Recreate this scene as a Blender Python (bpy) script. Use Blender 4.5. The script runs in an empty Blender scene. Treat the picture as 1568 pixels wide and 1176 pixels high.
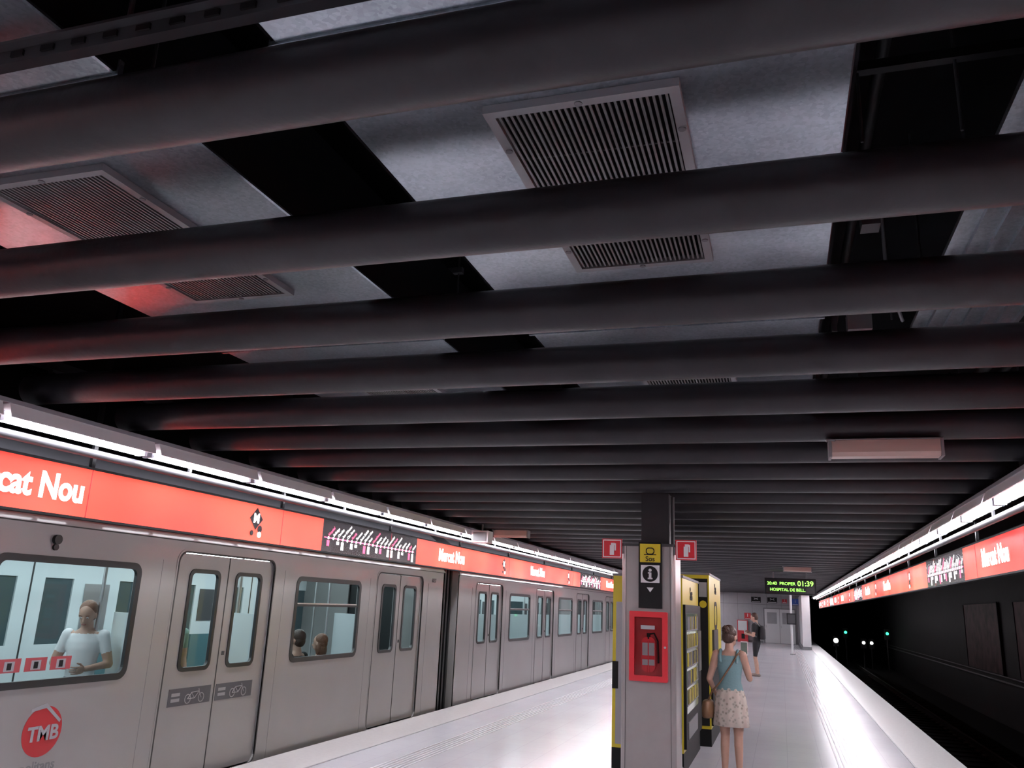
import bpy, math, random
import numpy as np
from mathutils import Matrix, Vector
random.seed(4)
scene = bpy.context.scene

# ------------------------------------------------------------------ materials
def _nodes(name):
    m = bpy.data.materials.new(name); m.use_nodes = True
    nt = m.node_tree
    return m, nt, nt.nodes['Principled BSDF']

def mat(name, col, rough=0.5, metal=0.0, em=None, es=0.0, var=0.0, vscale=8.0, bump=0.0, bscale=60.0, coat=0.0, spec=0.5, rvar=0.0):
    m, nt, p = _nodes(name)
    p.inputs['Base Color'].default_value = (*col, 1)
    p.inputs['Roughness'].default_value = rough
    p.inputs['Metallic'].default_value = metal
    p.inputs['Specular IOR Level'].default_value = spec
    p.inputs['Coat Weight'].default_value = coat
    if em is not None:
        p.inputs['Emission Color'].default_value = (*em, 1)
        p.inputs['Emission Strength'].default_value = es
    tc = nt.nodes.new('ShaderNodeTexCoord')
    if var > 0 or rvar > 0:
        n = nt.nodes.new('ShaderNodeTexNoise'); n.inputs['Scale'].default_value = vscale; n.inputs['Detail'].default_value = 5
        nt.links.new(tc.outputs['Object'], n.inputs['Vector'])
        if var > 0:
            r = nt.nodes.new('ShaderNodeValToRGB')
            r.color_ramp.elements[0].position = 0.3; r.color_ramp.elements[1].position = 0.7
            r.color_ramp.elements[0].color = (*[max(0, c*(1-var)) for c in col], 1)
            r.color_ramp.elements[1].color = (*[min(1, c*(1+var)) for c in col], 1)
            nt.links.new(n.outputs['Fac'], r.inputs['Fac'])
            nt.links.new(r.outputs['Color'], p.inputs['Base Color'])
        if rvar > 0:
            mr = nt.nodes.new('ShaderNodeMapRange')
            mr.inputs['To Min'].default_value = max(0.02, rough-rvar); mr.inputs['To Max'].default_value = rough+rvar
            nt.links.new(n.outputs['Fac'], mr.inputs['Value']); nt.links.new(mr.outputs['Result'], p.inputs['Roughness'])
    if bump > 0:
        n2 = nt.nodes.new('ShaderNodeTexNoise'); n2.inputs['Scale'].default_value = bscale; n2.inputs['Detail'].default_value = 3
        nt.links.new(tc.outputs['Object'], n2.inputs['Vector'])
        b = nt.nodes.new('ShaderNodeBump'); b.inputs['Strength'].default_value = bump; b.inputs['Distance'].default_value = 0.01
        nt.links.new(n2.outputs['Fac'], b.inputs['Height']); nt.links.new(b.outputs['Normal'], p.inputs['Normal'])
    return m

def mat_galv():
    m, nt, p = _nodes('galvanised_steel')
    tc = nt.nodes.new('ShaderNodeTexCoord')
    v = nt.nodes.new('ShaderNodeTexVoronoi'); v.inputs['Scale'].default_value = 70
    nt.links.new(tc.outputs['Object'], v.inputs['Vector'])
    n = nt.nodes.new('ShaderNodeTexNoise'); n.inputs['Scale'].default_value = 2.2; n.inputs['Detail'].default_value = 6
    nt.links.new(tc.outputs['Object'], n.inputs['Vector'])
    bw = nt.nodes.new('ShaderNodeRGBToBW'); nt.links.new(v.outputs['Color'], bw.inputs['Color'])
    a = nt.nodes.new('ShaderNodeMath'); a.operation = 'MULTIPLY_ADD'; a.inputs[1].default_value = 0.35
    nt.links.new(bw.outputs['Val'], a.inputs[0]); nt.links.new(n.outputs['Fac'], a.inputs[2])
    r = nt.nodes.new('ShaderNodeValToRGB')
    r.color_ramp.elements[0].position = 0.35; r.color_ramp.elements[1].position = 0.9
    r.color_ramp.elements[0].color = (0.23, 0.27, 0.30, 1); r.color_ramp.elements[1].color = (0.42, 0.47, 0.52, 1)
    nt.links.new(a.outputs[0], r.inputs['Fac']); nt.links.new(r.outputs['Color'], p.inputs['Base Color'])
    p.inputs['Metallic'].default_value = 0.88; p.inputs['Roughness'].default_value = 0.28
    n3 = nt.nodes.new('ShaderNodeTexNoise'); n3.inputs['Scale'].default_value = 1.6
    nt.links.new(tc.outputs['Object'], n3.inputs['Vector'])
    b = nt.nodes.new('ShaderNodeBump'); b.inputs['Strength'].default_value = 0.3; b.inputs['Distance'].default_value = 0.04
    nt.links.new(n3.outputs['Fac'], b.inputs['Height']); nt.links.new(b.outputs['Normal'], p.inputs['Normal'])
    return m

def mat_floor():
    m, nt, p = _nodes('terrazzo_tiles')
    tc = nt.nodes.new('ShaderNodeTexCoord')
    br = nt.nodes.new('ShaderNodeTexBrick'); br.offset = 0.0
    br.inputs['Scale'].default_value = 1.0; br.inputs['Brick Width'].default_value = 0.4; br.inputs['Row Height'].default_value = 0.4
    br.inputs['Mortar Size'].default_value = 0.003
    br.inputs['Color1'].default_value = (0.64, 0.625, 0.68, 1); br.inputs['Color2'].default_value = (0.655, 0.64, 0.69, 1)
    br.inputs['Mortar'].default_value = (0.54, 0.53, 0.58, 1)
    nt.links.new(tc.outputs['Object'], br.inputs['Vector'])
    n = nt.nodes.new('ShaderNodeTexNoise'); n.inputs['Scale'].default_value = 120
    nt.links.new(tc.outputs['Object'], n.inputs['Vector'])
    mx = nt.nodes.new('ShaderNodeMix'); mx.data_type = 'RGBA'; mx.blend_type = 'MULTIPLY'; mx.inputs['Factor'].default_value = 0.12
    nt.links.new(br.outputs['Color'], mx.inputs['A']); nt.links.new(n.outputs['Color'], mx.inputs['B'])
    nt.links.new(mx.outputs['Result'], p.inputs['Base Color'])
    n2 = nt.nodes.new('ShaderNodeTexNoise'); n2.inputs['Scale'].default_value = 0.9; n2.inputs['Detail'].default_value = 3
    nt.links.new(tc.outputs['Object'], n2.inputs['Vector'])
    mr = nt.nodes.new('ShaderNodeMapRange'); mr.inputs['To Min'].default_value = 0.17; mr.inputs['To Max'].default_value = 0.26
    nt.links.new(n2.outputs['Fac'], mr.inputs['Value']); nt.links.new(mr.outputs['Result'], p.inputs['Roughness'])
    p.inputs['Specular IOR Level'].default_value = 0.85
    return m

def mat_lightbox(name, c0, c1, s0, s1):
    m, nt, p = _nodes(name)
    tc = nt.nodes.new('ShaderNodeTexCoord')
    n = nt.nodes.new('ShaderNodeTexNoise'); n.inputs['Scale'].default_value = 0.55; n.inputs['Detail'].default_value = 1
    nt.links.new(tc.outputs['Object'], n.inputs['Vector'])
    r = nt.nodes.new('ShaderNodeValToRGB')
    r.color_ramp.elements[0].position = 0.35; r.color_ramp.elements[1].position = 0.68
    r.color_ramp.elements[0].color = (*c0, 1); r.color_ramp.elements[1].color = (*c1, 1)
    nt.links.new(n.outputs['Fac'], r.inputs['Fac'])
    mr = nt.nodes.new('ShaderNodeMapRange'); mr.inputs['From Min'].default_value = 0.35; mr.inputs['From Max'].default_value = 0.68
    mr.inputs['To Min'].default_value = s0; mr.inputs['To Max'].default_value = s1
    nt.links.new(n.outputs['Fac'], mr.inputs['Value'])
    nt.links.new(r.outputs['Color'], p.inputs['Emission Color']); nt.links.new(mr.outputs['Result'], p.inputs['Emission Strength'])
    p.inputs['Base Color'].default_value = (*c0, 1); p.inputs['Roughness'].default_value = 0.25
    return m

def mat_glass(name, tint):
    m = bpy.data.materials.new(name); m.use_nodes = True
    nt = m.node_tree; nt.nodes.clear()
    o = nt.nodes.new('ShaderNodeOutputMaterial'); mx = nt.nodes.new('ShaderNodeMixShader')
    t = nt.nodes.new('ShaderNodeBsdfTransparent'); g = nt.nodes.new('ShaderNodeBsdfGlossy')
    t.inputs['Color'].default_value = (*tint, 1); g.inputs['Roughness'].default_value = 0.03
    lw = nt.nodes.new('ShaderNodeLayerWeight'); lw.inputs['Blend'].default_value = 0.5
    pw = nt.nodes.new('ShaderNodeMath'); pw.operation = 'POWER'; pw.inputs[1].default_value = 5.0
    ma = nt.nodes.new('ShaderNodeMath'); ma.operation = 'MULTIPLY_ADD'; ma.inputs[1].default_value = 0.75; ma.inputs[2].default_value = 0.05
    nt.links.new(lw.outputs['Facing'], pw.inputs[0]); nt.links.new(pw.outputs[0], ma.inputs[0])
    nt.links.new(ma.outputs[0], mx.inputs[0])
    nt.links.new(t.outputs[0], mx.inputs[1]); nt.links.new(g.outputs[0], mx.inputs[2]); nt.links.new(mx.outputs[0], o.inputs['Surface'])
    return m

def mat_floral():
    m, nt, p = _nodes('floral_cloth')
    tc = nt.nodes.new('ShaderNodeTexCoord')
    v = nt.nodes.new('ShaderNodeTexVoronoi'); v.inputs['Scale'].default_value = 26
    nt.links.new(tc.outputs['Object'], v.inputs['Vector'])
    r = nt.nodes.new('ShaderNodeValToRGB')
    r.color_ramp.elements[0].position = 0.0; r.color_ramp.elements[0].color = (0.26, 0.13, 0.10, 1)
    r.color_ramp.elements[1].position = 0.45; r.color_ramp.elements[1].color = (0.48, 0.42, 0.37, 1)
    e = r.color_ramp.elements.new(0.25); e.color = (0.30, 0.29, 0.25, 1)
    nt.links.new(v.outputs['Distance'], r.inputs['Fac']); nt.links.new(r.outputs['Color'], p.inputs['Base Color'])
    p.inputs['Roughness'].default_value = 0.9
    return m

M_ = {}
def G(k): return M_[k]
M_['galv'] = mat_galv()
M_['floor'] = mat_floor()
M_['coping'] = mat('platform_coping', (0.58, 0.55, 0.55), 0.30, var=0.06, vscale=20)
M_['tact'] = mat('tactile_strip', (0.63, 0.62, 0.66), 0.3)
M_['gap'] = mat('expansion_joint', (0.40, 0.39, 0.42), 0.5)
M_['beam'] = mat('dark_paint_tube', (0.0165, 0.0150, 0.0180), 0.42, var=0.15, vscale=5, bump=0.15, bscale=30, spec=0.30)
M_['black'] = mat('black_paint', (0.004, 0.004, 0.005), 0.6, spec=0.25)
M_['ductside'] = mat('gap_shade_black', (0.003, 0.003, 0.004), 0.9, spec=0.1)  # near-black; on the duct sides it paints in the shade of the gaps
M_['slab'] = mat('dark_concrete', (0.005, 0.005, 0.006), 0.95, var=0.3, vscale=3, spec=0.1)  # near-black concrete with random tone variation
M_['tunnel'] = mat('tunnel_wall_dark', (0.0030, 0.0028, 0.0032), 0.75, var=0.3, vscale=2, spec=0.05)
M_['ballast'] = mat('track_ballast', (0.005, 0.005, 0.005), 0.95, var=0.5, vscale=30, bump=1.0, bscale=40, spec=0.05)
M_['rail'] = mat('rail_steel', (0.04, 0.034, 0.032), 0.5, metal=0.8)
M_['train'] = mat('train_paint', (0.278, 0.270, 0.268), 0.34, metal=0.25, var=0.04, vscale=1.5, coat=0.2)
M_['train2'] = mat('train_roof', (0.02, 0.02, 0.024), 0.6)
M_['rubber'] = mat('window_rubber', (0.008, 0.009, 0.010), 0.4)
M_['seam'] = mat('panel_seam', (0.03, 0.028, 0.028), 0.6)
M_['glass'] = mat_glass('train_glass', (0.80, 0.89, 0.90))
M_['inwhite'] = mat('interior_white', (0.62, 0.67, 0.69), 0.4)
M_['inlight'] = mat('interior_light', (1, 1, 1), 0.5, em=(0.86, 0.97, 1.0), es=10.0)
M_['infloor'] = mat('interior_floor', (0.16, 0.18, 0.19), 0.5)
M_['farwin'] = mat('interior_far_window', (0.06, 0.09, 0.10), 0.15)
M_['seat'] = mat('seat_shell', (0.08, 0.17, 0.19), 0.4)
M_['redseat'] = mat('red_panel', (0.32, 0.05, 0.06), 0.4)
M_['steel'] = mat('brushed_steel', (0.50, 0.50, 0.51), 0.3, metal=0.9)
M_['sticker'] = mat('grey_sticker', (0.06, 0.06, 0.065), 0.5)
M_['stickerline'] = mat('sticker_line', (0.26, 0.25, 0.25), 0.5)
M_['logored'] = mat('logo_red', (0.36, 0.015, 0.02), 0.4)
M_['white'] = mat('white_vinyl', (0.62, 0.62, 0.64), 0.4)
M_['signred'] = mat_lightbox('lightbox_red', (0.80, 0.038, 0.028), (1.0, 0.16, 0.090), 0.74, 1.15)
M_['signwhite'] = mat('lightbox_white', (1, 1, 1), 0.4, em=(1.0, 0.90, 0.88), es=1.5)
M_['signblack'] = mat('lightbox_black', (0.008, 0.006, 0.008), 0.25)
M_['signpink'] = mat('lightbox_pink', (0.8, 0.1, 0.2), 0.4, em=(1.0, 0.10, 0.22), es=1.0)
M_['tube'] = mat('fluorescent_tube', (1, 1, 1), 0.4, em=(0.95, 0.94, 1.0), es=80.0)
M_['fix'] = mat('lamp_housing', (0.22, 0.22, 0.25), 0.35, metal=0.3)
M_['fixwhite'] = mat('reflector_white', (0.80, 0.80, 0.83), 0.3)
M_['pinkfix'] = mat('diffuser_off', (0.38, 0.28, 0.25), 0.35)
M_['grey'] = mat('mid_grey_paint', (0.16, 0.16, 0.17), 0.5)
M_['dgrey'] = mat('dark_grey_paint', (0.030, 0.030, 0.034), 0.5)
M_['frame'] = mat('grille_frame', (0.30, 0.30, 0.31), 0.4, metal=0.4)
M_['slat'] = mat('grille_slat', (0.20, 0.20, 0.20), 0.4, metal=0.4)
M_['lgrey'] = mat('light_grey_panel', (0.30, 0.30, 0.32), 0.35, var=0.04, vscale=4)
M_['colgrey'] = mat('column_cladding', (0.30, 0.28, 0.28), 0.30, metal=0.3, var=0.05, vscale=5)
M_['red'] = mat('fire_red', (0.50, 0.015, 0.025), 0.35)
M_['yellow'] = mat('vending_yellow', (0.54, 0.44, 0.02), 0.35)
M_['screen'] = mat('vending_window', (0.10, 0.12, 0.11), 0.1, em=(0.5, 0.6, 0.5), es=0.08)
M_['prod'] = mat('snack_packets', (0.26, 0.22, 0.06), 0.5, var=0.5, vscale=12)
M_['cabglass'] = mat_glass('cabinet_glass', (0.80, 0.76, 0.76))
M_['green'] = mat('led_green', (0.1, 0.6, 0.05), 0.5, em=(0.35, 1.0, 0.12), es=2.2)
M_['siggreen'] = mat('signal_green', (0.0, 0.6, 0.2), 0.5, em=(0.05, 1.0, 0.35), es=3)
M_['sigwhite'] = mat('signal_white', (1, 1, 1), 0.5, em=(1, 1, 0.95), es=6)
M_['poster'] = mat('dark_poster', (0.012, 0.006, 0.0065), 0.6, var=0.9, vscale=2.5, spec=0.02)
M_['blue'] = mat('sign_blue', (0.05, 0.12, 0.5), 0.4)
M_['skin'] = mat('skin', (0.42, 0.25, 0.19), 0.5, var=0.05, vscale=15)
M_['hair'] = mat('brown_hair', (0.05, 0.024, 0.016), 0.5, bump=0.6, bscale=90)
M_['hairlight'] = mat('light_brown_hair', (0.16, 0.07, 0.04), 0.5, bump=0.6, bscale=90)
M_['teal'] = mat('teal_top', (0.15, 0.26, 0.28), 0.85, bump=0.3, bscale=50)
M_['floral'] = mat_floral()
M_['leather'] = mat('brown_leather', (0.15, 0.075, 0.035), 0.5, var=0.2)
M_['darkcloth'] = mat('dark_cloth', (0.012, 0.012, 0.015), 0.85)
M_['whitecloth'] = mat('white_cloth', (0.66, 0.66, 0.68), 0.85)
M_['greencloth'] = mat('green_cloth', (0.16, 0.26, 0.22), 0.85)
M_['jeans'] = mat('jeans', (0.05, 0.07, 0.13), 0.85)
M_['shoe'] = mat('shoe', (0.2, 0.16, 0.14), 0.6)
M_['eye'] = mat('eye_dark', (0.02, 0.015, 0.01), 0.2)
M_['lip'] = mat('lips', (0.35, 0.12, 0.11), 0.4)
M_['phone'] = mat('phone_body', (0.7, 0.7, 0.72), 0.3)

# ------------------------------------------------------------------ mesh builder
def eval_mesh(ob):
    scene.collection.objects.link(ob)
    dg = bpy.context.evaluated_depsgraph_get(); dg.update()
    me = bpy.data.meshes.new_from_object(ob.evaluated_get(dg))
    scene.collection.objects.unlink(ob)
    bpy.data.objects.remove(ob)
    v = [tuple(x.co) for x in me.vertices]; f = [tuple(p.vertices) for p in me.polygons]
    bpy.data.meshes.remove(me)
    return v, f

_tc = {}
def text_geo(s, size, ext=0.002, align='CENTER', bold=0.012, xs=1.0):
    k = (s, size, ext, align, bold, xs)
    if k not in _tc:
        c = bpy.data.curves.new('t', 'FONT'); c.body = s; c.size = size; c.extrude = ext
        c.align_x = align; c.align_y = 'CENTER'; c.resolution_u = 4; c.offset = size*bold
        v, f = eval_mesh(bpy.data.objects.new('t', c))
        _tc[k] = ([(p[0]*xs, p[1], p[2]) for p in v], f)
    return _tc[k]

def rr(x0, x1, y0, y1, r, n=6):
    pts = []
    for cx, cy, a in ((x1-r, y1-r, 0), (x0+r, y1-r, 90), (x0+r, y0+r, 180), (x1-r, y0+r, 270)):
        for i in range(n+1):
            t = math.radians(a+90*i/n); pts.append((cx+r*math.cos(t), cy+r*math.sin(t)))
    return pts

def circ(cx, cy, r, n=24): return [(cx+r*math.cos(2*math.pi*i/n), cy+r*math.sin(2*math.pi*i/n)) for i in range(n)]

def plate_geo(loops, th):
    c = bpy.data.curves.new('p', 'CURVE'); c.dimensions = '2D'; c.fill_mode = 'BOTH'; c.extrude = th/2
    for L in loops:
        s = c.splines.new('POLY'); s.points.add(len(L)-1); s.use_cyclic_u = True
        for i, p in enumerate(L): s.points[i].co = (p[0], p[1], 0, 1)
    return eval_mesh(bpy.data.objects.new('p', c))

def FL(x, y=0, z=0):   # faces +X, reads towards +Y
    return Matrix(((0, 0, 1, x), (1, 0, 0, y), (0, 1, 0, z), (0, 0, 0, 1)))
def FR(x, y=0, z=0):   # faces -X, reads towards -Y
    return Matrix(((0, 0, -1, x), (-1, 0, 0, y), (0, 1, 0, z), (0, 0, 0, 1)))
def FF(x, y=0, z=0):   # faces -Y
    return Matrix(((1, 0, 0, x), (0, 0, -1, y), (0, 1, 0, z), (0, 0, 0, 1)))

class B:
    def __init__(s): s.v = []; s.f = []; s.m = []; s.sm = []; s.ml = []
    def add(s, v, f, m, smooth=False, M=None):
        if m not in s.ml: s.ml.append(m)
        mi = s.ml.index(m); o = len(s.v)
        if M is not None: v = [tuple(M @ Vector(p)) for p in v]
        s.v += [tuple(p) for p in v]
        s.f += [tuple(i+o for i in q) for q in f]; s.m += [mi]*len(f); s.sm += [smooth]*len(f)
        return s
    def box(s, x0, x1, y0, y1, z0, z1, m, M=None):
        v = [(x0, y0, z0), (x1, y0, z0), (x1, y1, z0), (x0, y1, z0), (x0, y0, z1), (x1, y0, z1), (x1, y1, z1), (x0, y1, z1)]
        f = [(0, 3, 2, 1), (4, 5, 6, 7), (0, 1, 5, 4), (1, 2, 6, 5), (2, 3, 7, 6), (3, 0, 4, 7)]
        return s.add(v, f, m, False, M)
    def paneX(s, x, y0, y1, z0, z1, m):
        return s.add([(x, y0, z0), (x, y1, z0), (x, y1, z1), (x, y0, z1)], [(0, 1, 2, 3)], m)
    def paneY(s, y, x0, x1, z0, z1, m):
        return s.add([(x0, y, z0), (x1, y, z0), (x1, y, z1), (x0, y, z1)], [(0, 1, 2, 3)], m)
    def cyl(s, p0, p1, r0, m, r1=None, n=16, smooth=True, M=None):
        r1 = r0 if r1 is None else r1
        p0 = Vector(p0); p1 = Vector(p1); d = (p1-p0).normalized()
        a = d.orthogonal().normalized(); b = d.cross(a)
        v = []
        for p, r in ((p0, r0), (p1, r1)):
            for i in range(n):
                t = 2*math.pi*i/n; v.append(p+a*r*math.cos(t)+b*r*math.sin(t))
        f = [(i, (i+1) % n, n+(i+1) % n, n+i) for i in range(n)]
        s.add(v, f, m, smooth, M)
        s.add(v, [tuple(range(n-1, -1, -1)), tuple(range(n, 2*n))], m, False, M)
        return s
    def sph(s, c, r, m, n=16, k=10, M=None, R=None):
        if not hasattr(r, '__len__'): r = (r, r, r)
        v = []; f = []
        v.append((0, 0, 1))
        for j in range(1, k):
            ph = math.pi*j/k
            for i in range(n):
                t = 2*math.pi*i/n; v.append((math.sin(ph)*math.cos(t), math.sin(ph)*math.sin(t), math.cos(ph)))
        v.append((0, 0, -1))
        for i in range(n): f.append((0, 1+i, 1+(i+1) % n))
        for j in range(k-2):
            for i in range(n):
                a = 1+j*n+i; b = 1+j*n+(i+1) % n; f.append((a, a+n, b+n, b))
        l = len(v)-1
        for i in range(n): f.append((l, 1+(k-2)*n+(i+1) % n, 1+(k-2)*n+i))
        out = []
        for p in v:
            q = Vector((p[0]*r[0], p[1]*r[1], p[2]*r[2]))
            if R is not None: q = R @ q
            out.append(q+Vector(c))
        return s.add(out, f, m, True, M)
    def rings(s, rings, m, smooth=True, n=24, M=None, caps=True, fold=0.0, nf=8):
        v = []
        for (cx, cy, cz, rx, ry) in rings:
            for i in range(n):
                t = 2*math.pi*i/n; k = 1+fold*math.sin(nf*t)
                v.append((cx+rx*k*math.cos(t), cy+ry*k*math.sin(t), cz))
        f = []
        for j in range(len(rings)-1):
            for i in range(n):
                a = j*n+i; b = j*n+(i+1) % n; f.append((a, b, b+n, a+n))
        if caps: f += [tuple(range(n-1, -1, -1)), tuple(range((len(rings)-1)*n, len(rings)*n))]
        return s.add(v, f, m, smooth, M)
    def cap(s, p0, r0, p1, r1, m, n=14, M=None):
        s.cyl(p0, p1, r0, m, r1=r1, n=n, M=M); s.sph(p0, r0, m, n=n, k=8, M=M); s.sph(p1, r1, m, n=n, k=8, M=M); return s
    def tube(s, pts, r, m, n=8):
        for a, b in zip(pts[:-1], pts[1:]): s.cap(a, r, b, r, m, n=n)
        return s
    def text(s, t, size, M, m, ext=0.002, align='CENTER', bold=0.012, xs=1.0):
        v, f = text_geo(t, size, ext, align, bold, xs); return s.add(v, f, m, False, M)
    def plate(s, loops, th, M, m):
        v, f = plate_geo(loops, th); return s.add(v, f, m, False, M)
    def prismY(s, prof, y0, y1, m, smooth=False):   # prof: list of (x,z)
        n = len(prof); v = [(x, y0, z) for x, z in prof]+[(x, y1, z) for x, z in prof]
        f = [(i, (i+1) % n, n+(i+1) % n, n+i) for i in range(n)]
        s.add(v, f, m, smooth); s.add(v, [tuple(range(n-1, -1, -1)), tuple(range(n, 2*n))], m, False)
        return s
    def build(s, name, parent=None, bevel=0.0):
        me = bpy.data.meshes.new(name); me.from_pydata(s.v, [], s.f); me.validate(); me.update()
        for k in s.ml: me.materials.append(G(k))
        if len(me.polygons) == len(s.m):
            me.polygons.foreach_set('material_index', s.m); me.polygons.foreach_set('use_smooth', s.sm)
        else:
            print('validate changed', name)
        ob = bpy.data.objects.new(name, me); scene.collection.objects.link(ob)
        if parent: ob.parent = parent
        if bevel:
            b = ob.modifiers.new('bev', 'BEVEL'); b.width = bevel; b.segments = 2; b.limit_method = 'ANGLE'; b.angle_limit = math.radians(50)
        return ob

# ------------------------------------------------------------------ camera
CAM = Vector((0, 0, 1.75))
Yc = Vector((413, -354, -1253)).normalized()          # world Y axis in camera space
Xc = Vector((3934, 157, 1253)); Xc = (Xc - Yc*Xc.dot(Yc)).normalized()
Zc = Xc.cross(Yc)
cd = bpy.data.cameras.new('camera'); cam = bpy.data.objects.new('camera', cd); scene.collection.objects.link(cam)
cd.sensor_width = 36; cd.lens = 36*1253/1568.0; cd.clip_end = 300; cd.clip_start = 0.05
cam.matrix_world = Matrix(((Xc[0], Xc[1], Xc[2], CAM[0]), (Yc[0], Yc[1], Yc[2], CAM[1]), (Zc[0], Zc[1], Zc[2], CAM[2]), (0, 0, 0, 1)))
scene.camera = cam

XL, XR = -5.40, 2.14
Y0, Y1 = -10.0, 57.0
YT = 85.0
CZ = 4.495
# ------------------------------------------------------------------ shell
b = B(); b.box(XL, XR, Y0, YT, -1.25, 0.0, 'floor'); b.build('floor')
b = B()
b.box(XL-0.001, XL+0.62, Y0, Y1, 0.0, 0.006, 'coping'); b.box(XR-0.62, XR+0.001, Y0, Y1, 0.0, 0.006, 'coping')
b.box(XL+0.62, XL+0.64, Y0, Y1, 0.0, 0.007, 'gap'); b.box(XR-0.64, XR-0.62, Y0, Y1, 0.0, 0.007, 'gap')
b.build('platform_edge_coping')
b = B()
for cx in (XL+1.35, XR-1.40):
    for i in range(6):
        b.box(cx-0.15+i*0.055, cx-0.15+i*0.055+0.020, Y0, Y1-1, 0.0, 0.004, 'tact')
b.build('tactile_paving')
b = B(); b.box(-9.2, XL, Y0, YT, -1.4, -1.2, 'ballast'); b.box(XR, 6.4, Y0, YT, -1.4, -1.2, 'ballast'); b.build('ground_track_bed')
b = B()
for x in (-7.6, -6.15, 2.95, 4.4):
    b.box(x-0.07, x+0.07, Y0, YT, -1.2, -1.18, 'rail'); b.box(x-0.012, x+0.012, Y0, YT, -1.18, -1.06, 'rail'); b.box(x-0.035, x+0.035, Y0, YT, -1.06, -1.02, 'rail')
for y in np.arange(Y0+0.3, YT, 0.7):
    b.box(2.4, 4.95, y, y+0.24, -1.21, -1.17, 'slab')
b.build('rail_track')
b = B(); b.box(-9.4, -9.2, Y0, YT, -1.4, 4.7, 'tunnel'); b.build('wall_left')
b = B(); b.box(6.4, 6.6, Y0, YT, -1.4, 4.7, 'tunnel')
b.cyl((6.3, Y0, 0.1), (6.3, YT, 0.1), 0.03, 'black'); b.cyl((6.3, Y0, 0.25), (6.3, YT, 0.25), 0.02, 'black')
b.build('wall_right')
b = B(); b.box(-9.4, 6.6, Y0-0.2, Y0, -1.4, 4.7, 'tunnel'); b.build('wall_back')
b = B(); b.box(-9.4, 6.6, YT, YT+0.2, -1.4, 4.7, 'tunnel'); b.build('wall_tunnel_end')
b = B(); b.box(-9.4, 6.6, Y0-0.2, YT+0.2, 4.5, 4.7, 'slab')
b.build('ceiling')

# end wall of the platform
b = B()
b.box(XL, 1.72, Y1, Y1+0.3, 0, 4.5, 'lgrey')
for x in np.arange(XL, 1.6, 0.9): b.box(x-0.01, x+0.01, Y1-0.004, Y1, 0, 4.4, 'grey')
b.box(XL, -1.2, Y1-0.02, Y1, 0, 0.12, 'grey'); b.box(XL, 1.72, Y1-0.012, Y1, 2.35, 2.38, 'grey')
b.build('wall_far')
b = B()
for x0 in (-1.05, -0.12):
    b.box(x0, x0+0.9, Y1-0.05, Y1-0.005, 0.02, 2.1, 'white'); b.box(x0+0.15, x0+0.75, Y1-0.055, Y1-0.05, 1.2, 1.9, 'lgrey')
    b.box(x0+0.05, x0+0.1, Y1-0.1, Y1-0.05, 0.95, 1.1, 'steel')
b.box(-1.12, 0.85, Y1-0.06, Y1-0.005, 2.1, 2.17, 'grey'); b.box(-1.12, -1.05, Y1-0.06, Y1-0.005, 0.0, 2.1, 'grey'); b.box(0.78, 0.85, Y1-0.06, Y1-0.005, 0.0, 2.1, 'grey')
b.build('door_1')
def wallsign(name, x, z, w, h, m, sym):
    b = B(); b.box(x-w/2, x+w/2, Y1-0.05, Y1-0.013, z-h/2, z+h/2, m)
    b.box(x-w/2+0.04, x+w/2-0.04, Y1-0.055, Y1-0.05, z-h/2+0.03, z-h/2+0.06, 'white')
    b.text(sym, h*0.7, FF(x, Y1-0.055, z+0.04), 'white'); b.build(name)
wallsign('fire_sign', -2.1, 1.6, 0.4, 0.4, 'red', 'I')
wallsign('fire_sign', 0.2, 2.62, 0.3, 0.25, 'red', 'I')
wallsign('toilet_sign', 0.85, 2.60, 0.4, 0.4, 'blue', 'i')
wallsign('emergency_sign', -1.55, 2.65, 0.6, 0.35, 'black', '><')
wallsign('emergency_sign', -0.55, 2.65, 0.6, 0.35, 'black', '><')
b = B(); b.box(-2.75, -2.1, Y1-0.3, Y1-0.022, 0.0, 1.35, 'red'); b.box(-2.7, -2.15, Y1-0.31, Y1-0.3, 0.7, 1.3, 'white'); b.box(-2.5, -2.3, Y1-0.32, Y1-0.31, 0.2, 0.5, 'black'); b.build('fire_hose_cabinet')
b = B(); b.box(1.05, 1.46, 49.0, 56.97, 0, 3.0, 'white'); b.box(1.0, 1.48, 48.95, 56.97, 0.008, 0.15, 'grey'); b.box(1.03, 1.48, 48.97, 56.97, 2.9, 3.02, 'grey'); b.build('wall_end_return')
b = B(); b.cyl((0.42, 42, 0), (0.42, 42, 2.9), 0.05, 'white'); b.cyl((0.42, 42, 0), (0.42, 42, 0.04), 0.12, 'grey')
b.box(0.22, 0.62, 41.85, 42.1, 1.35, 1.85, 'black'); b.box(0.26, 0.58, 41.83, 41.85, 1.4, 1.8, 'dgrey'); b.build('platform_monitor_pole')

# ------------------------------------------------------------------ ceiling tubes
b = B()
ZT = 3.15; RT = 0.114
k = -6
while 1.738+0.955*k < 56.8:
    y = 1.738+0.955*k
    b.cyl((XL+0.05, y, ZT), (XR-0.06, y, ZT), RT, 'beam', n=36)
    for x in (XL+0.20, XR-0.22): b.cyl((x, y, ZT+0.09), (x, y, ZT+0.16), 0.015, 'black', n=8)
    k += 1
for x in (XL+0.20, XR-0.22):
    b.box(x-0.04, x+0.04, Y0+0.5, 56.9, ZT+0.15, ZT+0.22, 'black')
    for y in np.arange(-8, 56, 3.0): b.cyl((x, y, ZT+0.2), (x, y, CZ), 0.012, 'black', n=8)
b.build('tubular_baffle_beams')

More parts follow.
